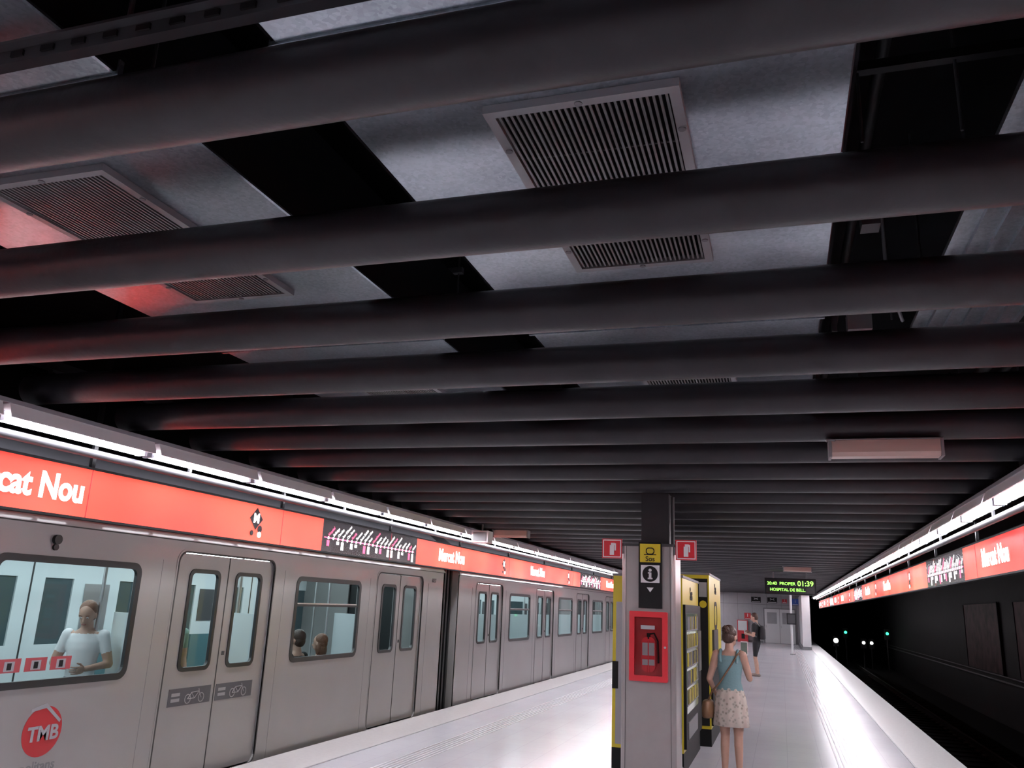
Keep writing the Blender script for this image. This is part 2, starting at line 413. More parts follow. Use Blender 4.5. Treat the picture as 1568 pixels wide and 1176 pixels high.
# ------------------------------------------------------------------ ducts
ZD = 3.40; zd = 1.65
def duct(name, x0, x1, grx0, grx1):
    b = B(); H = 0.5; c = 0.006
    prof = [(x0+c, ZD), (x1-c, ZD), (x1, ZD+c), (x1, ZD+H), (x0, ZD+H), (x0, ZD+c)]
    b.prismY(prof, -8.5, 56.0, 'galv')
    b.box(x1, x1+0.012, -8.5, 56, ZD+c, ZD+H, 'ductside'); b.box(x0-0.012, x0, -8.5, 56, ZD+c, ZD+H, 'ductside')  # added black side strips: darkness of the duct gaps put into colour
    for y in np.arange(-6.75, 56, 2.865):
        b.box(x0-0.02, x1+0.02, y-0.010, y+0.010, ZD-0.010, ZD+0.05, 'galv')
        for x in (x0-0.05, x1+0.05): b.cyl((x, y+0.1, ZD+0.05), (x, y+0.1, CZ), 0.006, 'dgrey', n=6)
        b.box(x0-0.08, x1+0.08, y+0.08, y+0.12, ZD+H, ZD+H+0.04, 'dgrey')
    y = 2.31-3.47*2
    while y < 40:
        g = B()
        ya, yb = y, y+1.42
        z0 = ZD-0.032; z1 = ZD-0.001
        w = 0.036
        g.box(grx0, grx0+w, ya, yb, z0, z1, 'frame'); g.box(grx1-w, grx1, ya, yb, z0, z1, 'frame')
        g.box(grx0+w, grx1-w, ya, ya+w, z0, z1, 'frame'); g.box(grx0+w, grx1-w, yb-w, yb, z0, z1, 'frame')
        g.box(grx0+w, grx1-w, ya+w, yb-w, ZD-0.004, ZD-0.001, 'ductside')
        n = 28
        for i in range(n):
            x = grx0+w+(grx1-grx0-2*w)*(i+0.5)/n
            g.box(x-0.0045, x+0.0045, ya+w, yb-w, z0+0.008, z0+0.018, 'slat')
        for i in range(1, 4):
            yy = ya+(yb-ya)*i/4; g.box(grx0+w, grx1-w, yy-0.004, yy+0.004, z0+0.019, z0+0.025, 'dgrey')
        for px, py in ((grx0+w/2, ya+0.25), (grx1-w/2, ya+0.25), (grx0+w/2, yb-0.25), (grx1-w/2, yb-0.25), ((grx0+grx1)/2, ya+w/2), ((grx0+grx1)/2, yb-w/2)):
            g.cyl((px, py, z0-0.004), (px, py, z0), 0.014, 'grey', n=10)
        g.build('ventilation_grille')
        y += 3.47
    b.build(name)
duct('ventilation_duct', -0.870*zd, 0.168*zd, -0.555*zd, -0.150*zd)
duct('ventilation_duct', -2.265*zd, -1.247*zd, -1.950*zd, -1.545*zd)
b = B()
x0, x1 = 0.482*zd, 0.80*zd
b.box(x0, x1, 2.0, 5.10, 3.42, 3.45, 'galv')
for i in range(7):
    x = x0+(x1-x0)*i/6.0; b.box(x-0.012, x+0.012, 2.0, 5.10, 3.40, 3.42, 'galv')
for y in (2.3, 3.5, 4.7):
    b.cyl((x0+0.02, y, 3.44), (x0+0.02, y, CZ), 0.006, 'dgrey', n=8); b.cyl((x1-0.02, y, 3.44), (x1-0.02, y, CZ), 0.006, 'dgrey', n=8)
b.build('cable_tray')
b = B()
b.box(-5.2, 1.85, 1.605, 1.645, 3.305, 3.360, 'dgrey'); b.box(-5.2, 1.85, 1.575, 1.605, 3.350, 3.360, 'dgrey')
for x in np.arange(-5.1, 1.8, 0.12): b.box(x, x+0.05, 1.598, 1.606, 3.32, 3.34, 'black')
for x in (-4.6, -1.8, 1.2): b.cyl((x, 1.625, 3.36), (x, 1.625, CZ), 0.008, 'dgrey', n=8)
b.build('strut_channel')
b = B()
for x, z, r in ((1.55, 3.65, 0.045), (1.75, 3.7, 0.03), (-1.72, 3.9, 0.03), (0.50, 4.1, 0.03)):
    b.cyl((x, -8, z), (x, 56, z), r, 'black', n=12)
for y in np.arange(-1.2, 50, 2.1):
    b.box(0.34, 1.9, y, y+0.04, 3.80, 3.84, 'black')
    for x in (0.36, 0.70, 1.88): b.cyl((x, y+0.02, 3.50), (x, y+0.02, CZ), 0.006, 'dgrey', n=6)
    if y > 3: b.box(0.36, 0.39, y+0.0, y+0.04, 3.44, 3.80, 'dgrey')
b.tube([(0.62, 4.6, 4.2), (0.62, 4.6, 3.6), (0.66, 4.7, 3.5), (0.74, 5.0, 3.45)], 0.010, 'grey')
b.box(0.46, 0.60, 5.2, 5.33, 3.48, 3.60, 'grey'); b.box(0.42, 0.50, 3.75, 3.85, 3.50, 3.58, 'dgrey')
b.build('service_pipes')

# ------------------------------------------------------------------ lights & signs
def lightline(side):
    b = B()
    if side < 0: xc = -5.20; s = 1
    else: xc = 1.98; s = -1
    z = 2.83
    y = 5.72-1.5*10-0.02
    def P(pts): return [(xc+s*a, c) for a, c in pts] if s > 0 else [(xc+s*a, c) for a, c in pts][::-1]
    while y < 55.5:
        ya, yb = y+0.03, y+1.5-0.03
        b.prismY(P([(-0.11, z+0.11), (-0.11, z+0.04), (-0.09, z+0.04), (-0.06, z+0.075), (0.06, z+0.075), (0.13, z+0.02), (0.15, z+0.02), (0.11, z+0.12)]), ya, yb, 'fixwhite')
        b.cyl((xc, ya+0.03, z+0.03), (xc, yb-0.03, z+0.03), 0.032, 'tube', n=14)
        b.box(xc-0.05, xc+0.05, ya, ya+0.03, z, z+0.075, 'fix'); b.box(xc-0.05, xc+0.05, yb-0.03, yb, z, z+0.075, 'fix')
        b.box(xc-0.04, xc+0.04, yb, yb+0.06, z+0.07, z+0.11, 'fix')
        y += 1.5
    b.box(xc-0.12, xc+0.12, Y0+0.5, 55.6, z+0.12, z+0.15, 'fix')
    b.build('strip_light')
    b = B()
    x = xc - s*0.10
    b.cyl((x, Y0+0.5, z-0.055), (x, 55.6, z-0.055), 0.035, 'dgrey', n=14)
    for yy in np.arange(-8.6, 55, 3.0): b.box(x-0.012, x+0.012, yy, yy+0.03, z-0.03, z+0.035, 'dgrey')
    b.build('cable_conduit')
lightline(-1); lightline(1)

names = ['Hospital', 'Bellvitge', 'Carrilet', 'Just Oliveras', 'Can Serra', 'Florida', 'Torrassa', 'Santa Eulalia', 'Mercat Nou', 'Sants', 'Hostafrancs', 'Espanya', 'Rocafort', 'Urgell', 'Universitat', 'Catalunya', 'Urquinaona', 'Arc', 'Marina', 'Glories', 'Clot', 'Navas']
def signband(side):
    z0, z1 = 2.27, 2.66; zc = (z0+z1)/2
    b = B()
    if side < 0:
        xf = -5.385; F = FL; xb = -5.455; s = 1
    else:
        xf = 2.20; F = FR; xb = 2.28; s = -1
    Fm = lambda y, z, e=0.004: F(xf+s*e, y, z)
    yst = 9.08-14.15*2
    xa, xz = min(xf, xb), max(xf, xb)
    per = 14.15
    y = yst
    sh = 0 if side < 0 else 2.64
    while y < 55:
        m0, m1 = y+sh, y+sh+2.85
        m0c, m1c = max(m0, Y0+0.3), m1
        if m1 > Y0+1:
            b.box(xa, xz, m0c, min(m1, 55.4), z0, z1, 'signblack')
            b.box(min(xf, xf+s*0.004), max(xf, xf+s*0.004), m0c+0.05, min(m1, 55.4)-0.1, z0+0.165, z0+0.178, 'signpink')
            for i in range(22):
                t = m0+0.15+i*(2.55/21)
                if side > 0: t = m1-0.15-i*(2.55/21)
                if t < Y0+0.4 or t > 55: continue
                R = Matrix.Rotation(math.radians(38), 4, 'Z')
                b.text(names[i], 0.052, Fm(t, z0+0.20) @ R, 'signwhite' if i % 5 else 'signpink', 0.0005, 'LEFT')
                b.cyl((xf, t, z0+0.17), (xf+s*0.006, t, z0+0.17), 0.018, 'signwhite', n=10)
                if i % 3 != 1:
                    hh = random.choice((0.04, 0.07, 0.10, 0.12))
                    b.box(min(xf, xf+s*0.003), max(xf, xf+s*0.003), t-0.03, t+0.03, z0+0.14-hh, z0+0.14, 'signwhite' if i % 4 else 'signpink')
        r0, r1 = max(m1, Y0+0.3), min(m1+per-2.85, 55.4)
        if r1 > r0:
            b.box(xa, xz, r0, r1, z0, z1, 'signred')
        for dt, kind in ((4.35 if side < 0 else 12.53, 'T'), (7.22 if side < 0 else 4.7, 'L'), (9.77 if side < 0 else 8.18, 'T'), (12.75 if side < 0 else 10.4, 'L')):
            t = m0+dt
            if t < Y0+1.2 or t > 54.5: continue
            if kind == 'T': b.text('Mercat Nou', 0.275, Fm(t, zc), 'signwhite', 0.002, bold=0.03, xs=0.88)
            else:
                R = Matrix.Rotation(math.radians(45), 4, 'Z')
                b.add([(-.085, -.085, 0), (.085, -.085, 0), (.085, .085, 0), (-.085, .085, 0)], [(0, 1, 2, 3)], 'signblack', False, Fm(t, zc+0.045, 0.003) @ R)
                b.text('M', 0.14, Fm(t, zc+0.045, 0.006), 'signwhite', 0.001, bold=0.03)
                b.cyl((xf, t+0.08, zc-0.12), (xf+s*0.006, t+0.08, zc-0.12), 0.032, 'signwhite', n=14)
                b.cyl((xf, t+0.08, zc-0.06), (xf+s*0.005, t+0.08, zc-0.06), 0.04, 'signblack', n=14)
                b.cyl((xf, t-0.06, zc-0.11), (xf+s*0.006, t-0.06, zc-0.11), 0.028, 'signblack', n=14)
        y += per
    b.box(xa-0.004, xz+0.004, Y0+0.3, 55.4, z1, z1+0.02, 'black'); b.box(xa-0.004, xz+0.004, Y0+0.3, 55.4, z0-0.02, z0, 'black')
    for yy in np.arange(-8.8, 55, 2.83):
        b.box((xa+xz)/2-0.015, (xa+xz)/2+0.015, yy, yy+0.04, z1, CZ, 'black')
        if s > 0: b.box(xf, xf+0.002, yy, yy+0.008, z0, z1, 'logored')
        else: b.box(xf-0.002, xf, yy, yy+0.008, z0, z1, 'logored')
    b.build('station_sign_band')
signband(-1); signband(1)

def fixture(x0, x1, y, z0=2.90):
    b = B()
    v = []
    prof = [(y, z0+0.12), (y, z0+0.03), (y+0.02, z0), (y+0.13, z0), (y+0.16, z0+0.05), (y+0.16, z0+0.12)]
    k = len(prof)
    for x in (x0, x1):
        v += [(x, p[0], p[1]) for p in prof]
    f = [(i, (i+1) % k, k+(i+1) % k, k+i) for i in range(k)]+[tuple(range(k-1, -1, -1)), tuple(range(k, 2*k))]
    b.add(v, f, 'pinkfix')
    b.box(x0-0.02, x0, y-0.005, y+0.165, z0-0.005, z0+0.13, 'grey'); b.box(x1, x1+0.02, y-0.005, y+0.165, z0-0.005, z0+0.13, 'grey')
    b.box(x0-0.02, x1+0.02, y-0.005, y+0.165, z0+0.12, z0+0.13, 'grey')
    b.tube([(x0+0.02, y, z0+0.12), (x0-0.03, y, z0+0.125), (x0-0.03, y+0.05, z0+0.125)], 0.010, 'grey')
    b.build('fluorescent_fixture', bevel=0.003)
fixture(0.40, 1.13, 6.40); fixture(-4.95, -4.32, 14.3); fixture(0.1, 0.8, 23.9)
b = B(); b.box(-5.0, -4.7, 13.3, 13.55, 2.72, 2.92, 'white'); b.box(-4.97, -4.73, 13.29, 13.3, 2.75, 2.89, 'grey'); b.cyl((-4.85, 13.42, 2.9), (-4.85, 13.42, 3.035), 0.015, 'grey'); b.build('loudspeaker', bevel=0.01)

# ------------------------------------------------------------------ train
TX = -5.50
WZ0, WZ1 = 0.98, 1.93
def car(ya, yb, doors, num):
    b = B()
    holes = []; wins = []
    for d in doors: holes.append(rr(d, d+1.62, -0.02, 2.09, 0.10))
    segs = [(doors[i]+1.62, doors[i+1]) for i in range(len(doors)-1)]
    for a, c in segs:
        w0, w1 = a+0.50, c-0.50
        wins.append((w0, w1)); holes.append(rr(w0+0.02, w1-0.02, WZ0+0.02, WZ1-0.02, 0.07))
    b.plate([rr(ya, yb, -0.30, 2.34, 0.04)]+holes, 0.04, FL(TX-0.02), 'train')
    for w0, w1 in wins:
        b.plate([rr(w0-0.02, w1+0.02, WZ0-0.02, WZ1+0.02, 0.10), rr(w0+0.035, w1-0.035, WZ0+0.035, WZ1-0.035, 0.06)], 0.03, FL(TX-0.008), 'rubber')
        b.paneX(TX-0.019, w0+0.03, w1-0.03, WZ0+0.03, WZ1-0.03, 'glass')
        if w0 > 6.5:
            b.box(TX-0.03, TX-0.002, w0+0.03, w1-0.03, 1.60, 1.625, 'rubber')
            b.box(TX-0.03, TX-0.004, w0+0.06, w1-0.06, 1.625, 1.64, 'steel')
    for d in doors:
        b.plate([rr(d-0.03, d+1.65, -0.02, 2.12, 0.12), rr(d+0.004, d+1.616, -0.04, 2.085, 0.10)], 0.012, FL(TX-0.002), 'train')
        b.plate([rr(d-0.012, d+1.632, -0.02, 2.102, 0.11), rr(d+0.004, d+1.616, -0.04, 2.085, 0.10)], 0.02, FL(TX-0.004), 'seam')
        xd = TX-0.022
        for side in (0, 1):
            l0 = d+0.008 if side == 0 else d+0.816; l1 = l0+0.796
            w0, w1 = (l0+0.20, l1-0.13) if side == 0 else (l0+0.13, l1-0.20)
            b.plate([rr(l0, l1, -0.01, 2.08, 0.03), rr(w0+0.02, w1-0.02, WZ0+0.02, WZ1-0.02, 0.06)], 0.03, FL(xd-0.015), 'train')
            b.plate([rr(w0-0.01, w1+0.01, WZ0-0.01, WZ1+0.01, 0.08), rr(w0+0.03, w1-0.03, WZ0+0.03, WZ1-0.03, 0.05)], 0.03, FL(xd-0.005), 'rubber')
            b.paneX(xd-0.018, w0+0.02, w1-0.02, WZ0+0.02, WZ1-0.02, 'glass')
        b.box(xd-0.012, xd+0.004, d+0.804, d+0.816, 0.0, 2.08, 'seam')
        b.box(xd, xd+0.006, d+0.86, d+0.90, 1.10, 1.14, 'seam')
        b.box(TX-0.06, TX+0.05, d+0.02, d+1.60, -0.06, -0.02, 'steel'); b.box(TX-0.04, TX+0.03, d+0.02, d+1.60, -0.10, -0.06, 'black')
        if d > 5 and d < 9:
            for q in (0, 1):
                s0 = d+0.14 if q == 0 else d+0.84; xs = xd+0.003
                b.box(xd, xs, s0, s0+0.62, 0.66, 0.82, 'sticker')
                c0 = s0+0.28
                for wy in (c0, c0+0.2):
                    b.plate([circ(wy, 0.715, 0.045, 16), circ(wy, 0.715, 0.037, 16)], 0.002, FL(xs+0.001), 'stickerline')
                for (p, r) in (((c0, .715), (c0+.05, .77)), ((c0+.05, .77), (c0+.16, .775)), ((c0+.16, .775), (c0+.2, .715)), ((c0+.05, .77), (c0+.1, .715)), ((c0+.1, .715), (c0+.16, .775)), ((c0, .715), (c0+.1, .715)), ((c0+.16, .775), (c0+.15, .80))):
                    b.cyl((xs, p[0], p[1]), (xs, r[0], r[1]), 0.004, 'stickerline', n=5)
                b.box(xs, xs+0.001, s0+0.04, s0+0.16, 0.75, 0.78, 'stickerline'); b.box(xs, xs+0.001, s0+0.04, s0+0.16, 0.70, 0.73, 'stickerline')
    for s0 in doors:
        for yy in (s0-0.22, s0+1.84):
            if ya < yy < yb: b.box(TX, TX+0.002, yy-0.002, yy+0.002, -0.28, 2.0, 'grey')
    roof = [(TX, 2.34), (TX-0.03, 2.5), (TX-0.12, 2.68), (TX-0.35, 2.85), (TX-0.8, 2.95), (TX-1.35, 2.98), (TX-1.9, 2.95), (TX-2.35, 2.85), (TX-2.6, 2.6), (TX-2.7, 2.34), (TX-2.62, 2.34), (TX-2.5, 2.5), (TX-2.3, 2.6), (TX-0.4, 2.6), (TX-0.1, 2.45), (TX-0.06, 2.34)]
    b.prismY(roof, ya, yb, 'train2')
    b.box(TX-0.01, TX+0.012, ya, yb, 2.20, 2.222, 'train'); b.box(TX-0.01, TX+0.004, ya, yb, 2.19, 2.20, 'seam')
    b.box(TX-2.66, TX-0.04, ya+0.02, yb-0.02, -0.08, 0.0, 'infloor')
    b.box(TX-2.62, TX-0.06, ya+0.05, yb-0.05, 2.22, 2.26, 'inwhite')
    b.box(TX-2.70, TX-2.66, ya, yb, -0.30, 1.05, 'inwhite'); b.box(TX-2.70, TX-2.66, ya, yb, 1.80, 2.36, 'inwhite')
    for d in doors:
        b.box(TX-2.70, TX-2.66, d-0.55, d+0.20, 1.05, 1.80, 'inwhite'); b.box(TX-2.70, TX-2.66, d+1.42, d+2.17, 1.05, 1.80, 'inwhite'); b.box(TX-2.70, TX-2.66, d+0.62, d+1.0, 1.05, 1.80, 'inwhite')
        b.box(TX-2.665, TX-2.655, d+0.80, d+0.82, 0.0, 2.1, 'seam')
        b.box(TX-2.655, TX-2.65, d+1.60, d+2.0, 1.2, 1.75, 'steel'); b.box(TX-2.655, TX-2.65, d-0.45, d-0.12, 1.3, 1.75, 'sticker')
        for px in (TX-0.62, TX-2.1):
            for py in (d-0.25, d+1.87):
                if ya+0.2 < py < yb-0.2: b.cyl((px, py, 0), (px, py, 2.22), 0.017, 'steel', n=10)
    b.box(TX-2.69, TX-2.68, ya, yb, 1.0, 1.85, 'farwin')
    for lx in (TX-0.75, TX-1.95): b.box(lx-0.1, lx+0.1, ya+0.4, yb-0.4, 2.195, 2.22, 'inlight')
    b.cyl((TX-1.35, ya+0.4, 2.0), (TX-1.35, yb-0.4, 2.0), 0.015, 'steel', n=8)
    for a, c in segs:
        for sx, q in ((TX-0.12, 1), (TX-2.58, -1)):
            y0 = a+0.12
            for i in range(4):
                ys_ = y0+i*(c-a-0.24)/4; ye = ys_+(c-a-0.24)/4-0.04
                xa, xb = (sx-0.46, sx-0.02) if q > 0 else (sx+0.02, sx+0.46)
                b.box(xa, xb, ys_, ye, 0.40, 0.45, 'seat')
                xw = (sx-0.07, sx-0.02) if q > 0 else (sx+0.02, sx+0.07)
                b.box(xw[0], xw[1], ys_, ye, 0.45, 0.93 if q > 0 else 1.12, 'seat'); b.box(xa+0.1, xb-0.1, ys_+0.1, ye-0.1, 0.0, 0.40, 'grey')
        b.box(TX-0.6, TX-0.08, a+0.05, a+0.08, 0.3, 1.5, 'inwhite'); b.box(TX-0.6, TX-0.08, c-0.08, c-0.05, 0.3, 1.5, 'inwhite')
    b.plate([rr(TX-2.7, TX, -0.3, 2.6, 0.05), rr(TX-1.8, TX-0.9, 0.0, 2.0, 0.05)], 0.04, FF(0, ya+0.02, 0), 'train')
    b.plate([rr(TX-2.7, TX, -0.3, 2.6, 0.05), rr(TX-1.8, TX-0.9, 0.0, 2.0, 0.05)], 0.04, FF(0, yb-0.02, 0), 'train')
    b.box(TX-2.6, TX-0.08, ya+0.2, yb-0.2, -0.55, -0.08, 'black')
    for by in (ya+2.2, yb-2.2):
        for wy in (by-0.95, by+0.95):
            for wx in (-6.15, -7.6): b.cyl((wx-0.06, wy, -0.62), (wx+0.06, wy, -0.62), 0.40, 'rail', n=24)
            b.cyl((-7.6, wy, -0.62), (-6.15, wy, -0.62), 0.07, 'rail')
        b.box(-7.9, -5.9, by-1.3, by+1.3, -0.65, -0.5, 'black')
    for i in range(9):
        yy = yb+0.02+i*0.072
        b.box(TX-2.45, TX-0.12-(0.03 if i % 2 else 0), yy, yy+0.066, -0.25, 2.45-(0.03 if i % 2 else 0), 'rubber')
    b.text(num, 0.09, FL(TX+0.001, yb-0.45, 2.05), 'seam', 0.001)
    if ya < 0:
        b.cyl((TX, 5.22, 2.08), (TX+0.03, 5.22, 2.08), 0.038, 'rubber', n=20); b.cyl((TX, 5.22, 2.02), (TX+0.02, 5.22, 2.02), 0.025, 'rubber', n=16)
        b.plate([circ(5.42, 0.63, 0.185, 40)], 0.002, FL(TX+0.002), 'logored')
        b.text('TMB', 0.15, FL(TX+0.005, 5.43, 0.61), 'lgrey', 0.001, bold=0.03)
        b.plate([[(5.28, .80), (5.42, .835), (5.58, .70), (5.57, .68), (5.42, .80), (5.28, .78)]], 0.002, FL(TX+0.0045), 'lgrey')
        b.text('Transports Metropolitans', 0.105, FL(TX+0.002, 5.05, 0.375), 'grey', 0.001)
        b.text('de Barcelona', 0.10, FL(TX+0.002, 5.05, 0.26), 'grey', 0.001)
    for y_ in ([5.02, 5.26, 5.50] if ya < 0 else []):
        b.box(TX-0.016, TX-0.013, y_-0.10, y_+0.10, WZ0+0.10, WZ0+0.20, 'redseat'); b.box(TX-0.013, TX-0.012, y_-0.045, y_+0.045, WZ0+0.11, WZ0+0.18, 'lgrey'); b.box(TX-0.012, TX-0.0115, y_-0.02, y_+0.02, WZ0+0.12, WZ0+0.17, 'black')
    b.build('metro_train_car')
car(-2.57, 13.43, [-1.55, 2.60, 6.70, 10.92], '6037')
car(14.10, 30.10, [15.05, 19.20, 23.35, 27.50], '6036')
car(30.77, 46.77, [31.72, 35.87, 40.02, 44.17], '6035')

# ------------------------------------------------------------------ column with signs
b = B()
cx0, cx1, cy = -1.685, -1.095, 9.30
b.plate([rr(cx0, cx1, cy, 9.88, 0.05)], 2.44, Matrix.Translation((0, 0, 1.22)), 'colgrey')
b.box(cx0+0.20, cx1-0.08, cy+0.12, 9.8, 2.44, 3.03, 'beam')
b.plate([rr(cx0-0.01, cx1+0.01, cy-0.01, 9.89, 0.05)], 0.10, Matrix.Translation((0, 0, 0.05)), 'grey')
for x in (cx0+0.05, cx1-0.055): b.box(x, x+0.005, cy-0.003, cy+0.01, 0.1, 2.44, 'seam')
b.plate([rr(cx0-0.015, cx1+0.015, cy-0.015, 9.895, 0.05)], 0.03, Matrix.Translation((0, 0, 2.44)), 'dgrey')
b.cyl((-1.14, 9.5, 2.4), (-1.14, 9.5, 3.0), 0.02, 'dgrey')
b.build('platform_column')
b = B()
b.box(-1.49, -1.235, cy-0.03, cy, 1.76, 2.47, 'black')
b.box(-1.475, -1.25, cy-0.035, cy-0.03, 2.25, 2.45, 'yellow')
b.text('Sos', 0.075, FF(-1.362, cy-0.037, 2.285), 'black', 0.001)
b.plate([rr(-1.41, -1.315, 2.335, 2.41, 0.03), rr(-1.40, -1.325, 2.345, 2.40, 0.025)], 0.002, FF(0, cy-0.037), 'black')
b.box(-1.43, -1.295, cy-0.038, cy-0.035, 2.328, 2.338, 'black')
b.box(-1.465, -1.26, cy-0.034, cy-0.03, 2.03, 2.22, 'white')
b.plate([circ(-1.362, 2.125, 0.085, 32)], 0.003, FF(0, cy-0.036), 'black')
b.cyl((-1.362, cy-0.037, 2.165), (-1.362, cy-0.040, 2.165), 0.017, 'white'); b.box(-1.376, -1.348, cy-0.040, cy-0.037, 2.075, 2.14, 'white'); b.box(-1.388, -1.336, cy-0.040, cy-0.037, 2.068, 2.083, 'white'); b.box(-1.386, -1.36, cy-0.040, cy-0.037, 2.128, 2.143, 'white')
b.plate([[(-1.40, 1.98), (-1.325, 1.98), (-1.362, 1.93)]], 0.003, FF(0, cy-0.034), 'white')
b.build('information_sign')
b = B()
ex0, ex1, ez0, ez1 = -1.585, -1.175, 1.005, 1.725
b.plate([rr(ex0, ex1, ez0, ez1, 0.012), rr(ex0+0.055, ex1-0.055, ez0+0.06, ez1-0.06, 0.01)], 0.06, FF(0, cy-0.03), 'red')
b.box(ex0+0.02, ex1-0.02, cy-0.012, cy-0.002, ez0+0.02, ez1-0.02, 'logored')
b.paneY(cy-0.051, ex0+0.05, ex1-0.05, ez0+0.05, ez1-0.05, 'cabglass')
b.cyl((-1.38, cy-0.022, 1.10), (-1.38, cy-0.022, 1.42), 0.024, 'red', n=20)
b.plate([rr(-1.455, -1.305, 1.10, 1.46, 0.06)], 0.028, FF(0, cy-0.027), 'red'); b.box(-1.445, -1.315, cy-0.045, cy-0.04, 1.27, 1.40, 'lgrey'); b.box(-1.445, -1.315, cy-0.045, cy-0.04, 1.17, 1.23, 'lgrey')
b.cyl((-1.38, cy-0.025, 1.44), (-1.38, cy-0.025, 1.50), 0.018, 'black'); b.tube([(-1.38, cy-0.025, 1.49), (-1.32, cy-0.028, 1.50), (-1.28, cy-0.028, 1.42), (-1.275, cy-0.028, 1.2)], 0.008, 'black')
b.box(-1.46, -1.31, cy-0.056, cy-0.053, 1.54, 1.58, 'lgrey')
b.cyl((ex1-0.025, cy-0.066, 1.36), (ex1-0.025, cy-0.06, 1.36), 0.012, 'steel')
b.build('fire_extinguisher_cabinet')
for xa in (-1.905, -1.085):
    b = B(); w = 0.225
    b.box(xa, xa+w, cy-0.02, cy, 2.285, 2.50, 'red')
    b.plate([rr(xa+0.01, xa+w-0.01, 2.295, 2.49, 0.005), rr(xa+0.02, xa+w-0.02, 2.305, 2.48, 0.005)], 0.002, FF(0, cy-0.021), 'white')
    c = xa+w/2
    b.box(c-0.025, c+0.025, cy-0.024, cy-0.02, 2.32, 2.43, 'white'); b.box(c-0.012, c+0.03, cy-0.024, cy-0.02, 2.43, 2.455, 'white'); b.box(c+0.03, c+0.045, cy-0.024, cy-0.02, 2.37, 2.45, 'white')
    xx = xa+w if xa < -1.5 else xa
    b.box(xx-0.02, xx+0.02, cy-0.001, cy+0.04, 2.34, 2.42, 'grey')
    b.build('fire_extinguisher_sign')

# ------------------------------------------------------------------ vending machines
def vending(x0, x1, y0, y1, h, style):
    b = B()
    b.box(x0, x1, y0, y1, 0.0, 0.22, 'black'); b.box(x0, x1, y0, y1, 0.22, h, 'yellow')
    b.box(x1, x1+0.03, y0+0.03, y1-0.03, 0.26, h-0.30 if style == 0 else 1.0, 'black')
    if style == 0:
        b.box(x1+0.03, x1+0.035, y0+0.10, y1-0.55, 0.62, h-0.40, 'screen')
        for i in range(5):
            z = 0.70+i*(h-1.1)/5
            b.box(x1+0.035, x1+0.04, y0+0.10, y1-0.55, z, z+0.02, 'grey')
            for j in range(8):
                yy = y0+0.16+j*(y1-y0-0.72)/8; b.box(x1+0.035, x1+0.045, yy, yy+0.09, z+0.02, z+0.17, random.choice(('prod', 'yellow', 'grey', 'prod', 'dgrey')))
        b.box(x1+0.03, x1+0.045, y1-0.42, y1-0.12, 1.0, 1.5, 'steel'); b.box(x1+0.03, x1+0.04, y0+0.2, y1-0.7, 0.34, 0.52, 'grey')
        b.box(x0+0.04, x1-0.04, y0-0.01, y0, 0.26, h-0.3, 'lgrey'); b.box(x0, x0+0.07, y0-0.012, y0, 0.85, 1.15, 'black')
    else:
        b.box(x0+0.02, x1-0.02, y0-0.01, y0, 0.26, h-0.05, 'black'); b.box(x1-0.14, x1-0.03, y0-0.014, y0-0.01, h-0.3, h-0.1, 'lgrey')
        b.plate([circ(x1-0.085, h-0.4, 0.05, 20)], 0.004, FF(0, y0-0.012), 'yellow')
        b.plate([rr((y0+y1)/2-0.3, (y0+y1)/2+0.3, h-0.75, h-0.35, 0.18), rr((y0+y1)/2-0.24, (y0+y1)/2+0.24, h-0.69, h-0.41, 0.14)], 0.004, FL(x1+0.003), 'black')
        b.box(x1, x1+0.03, y0+0.4, y0+1.2, 1.1, 1.5, 'dgrey')
    b.text('Sos', 0.22, FL(x1+0.004, (y0+y1)/2, h-0.17), 'black', 0.002)
    b.box(x0-0.01, x1+0.01, y0-0.01, y1+0.01, h, h+0.03, 'grey')
    b.build('vending_machine')
vending(-1.90, -1.09, 9.95, 11.9, 2.12, 0)
vending(-1.90, -0.96, 12.15, 14.4, 2.25, 1)

# ------------------------------------------------------------------ LED display
b = B(); y = 27.0
b.box(-0.46, 1.02, y, y+0.25, 2.36, 2.84, 'black'); b.box(-0.42, 0.98, y-0.01, y, 2.40, 2.80, 'signblack')
b.text('20:40  PROPER', 0.13, FF(0.02, y-0.012, 2.68), 'green', 0.001); b.text('HOSPITAL DE BELL.', 0.12, FF(0.2, y-0.012, 2.50), 'green', 0.001)
b.text('01:39', 0.21, FF(0.72, y-0.014, 2.69), 'green', 0.001)
for x in (-0.2, 0.76): b.cyl((x, y+0.12, 2.84), (x, y+0.12, 3.03), 0.02, 'grey')
b.build('departure_display')
def signal(x, y, z, m, r):
    b = B(); b.box(x-0.15, x+0.15, y, y+0.15, z-0.3, z+0.3, 'black'); b.cyl((x, y-0.03, z+0.05), (x, y, z+0.05), r, m, n=16); b.cyl((x, y+0.08, -1.17), (x, y+0.08, z-0.3), 0.04, 'black')
    b.box(x-0.16, x+0.16, y-0.1, y, z+0.22, z+0.24, 'black'); b.build('tunnel_signal_light')
signal(3.94, 60, 0.80, 'siggreen', 0.09); signal(5.8, 54, 0.93, 'siggreen', 0.08)
signal(3.1, 56, 0.35, 'sigwhite', 0.14); signal(4.75, 57, 0.28, 'sigwhite', 0.09); signal(5.2, 57, 0.28, 'sigwhite', 0.09)
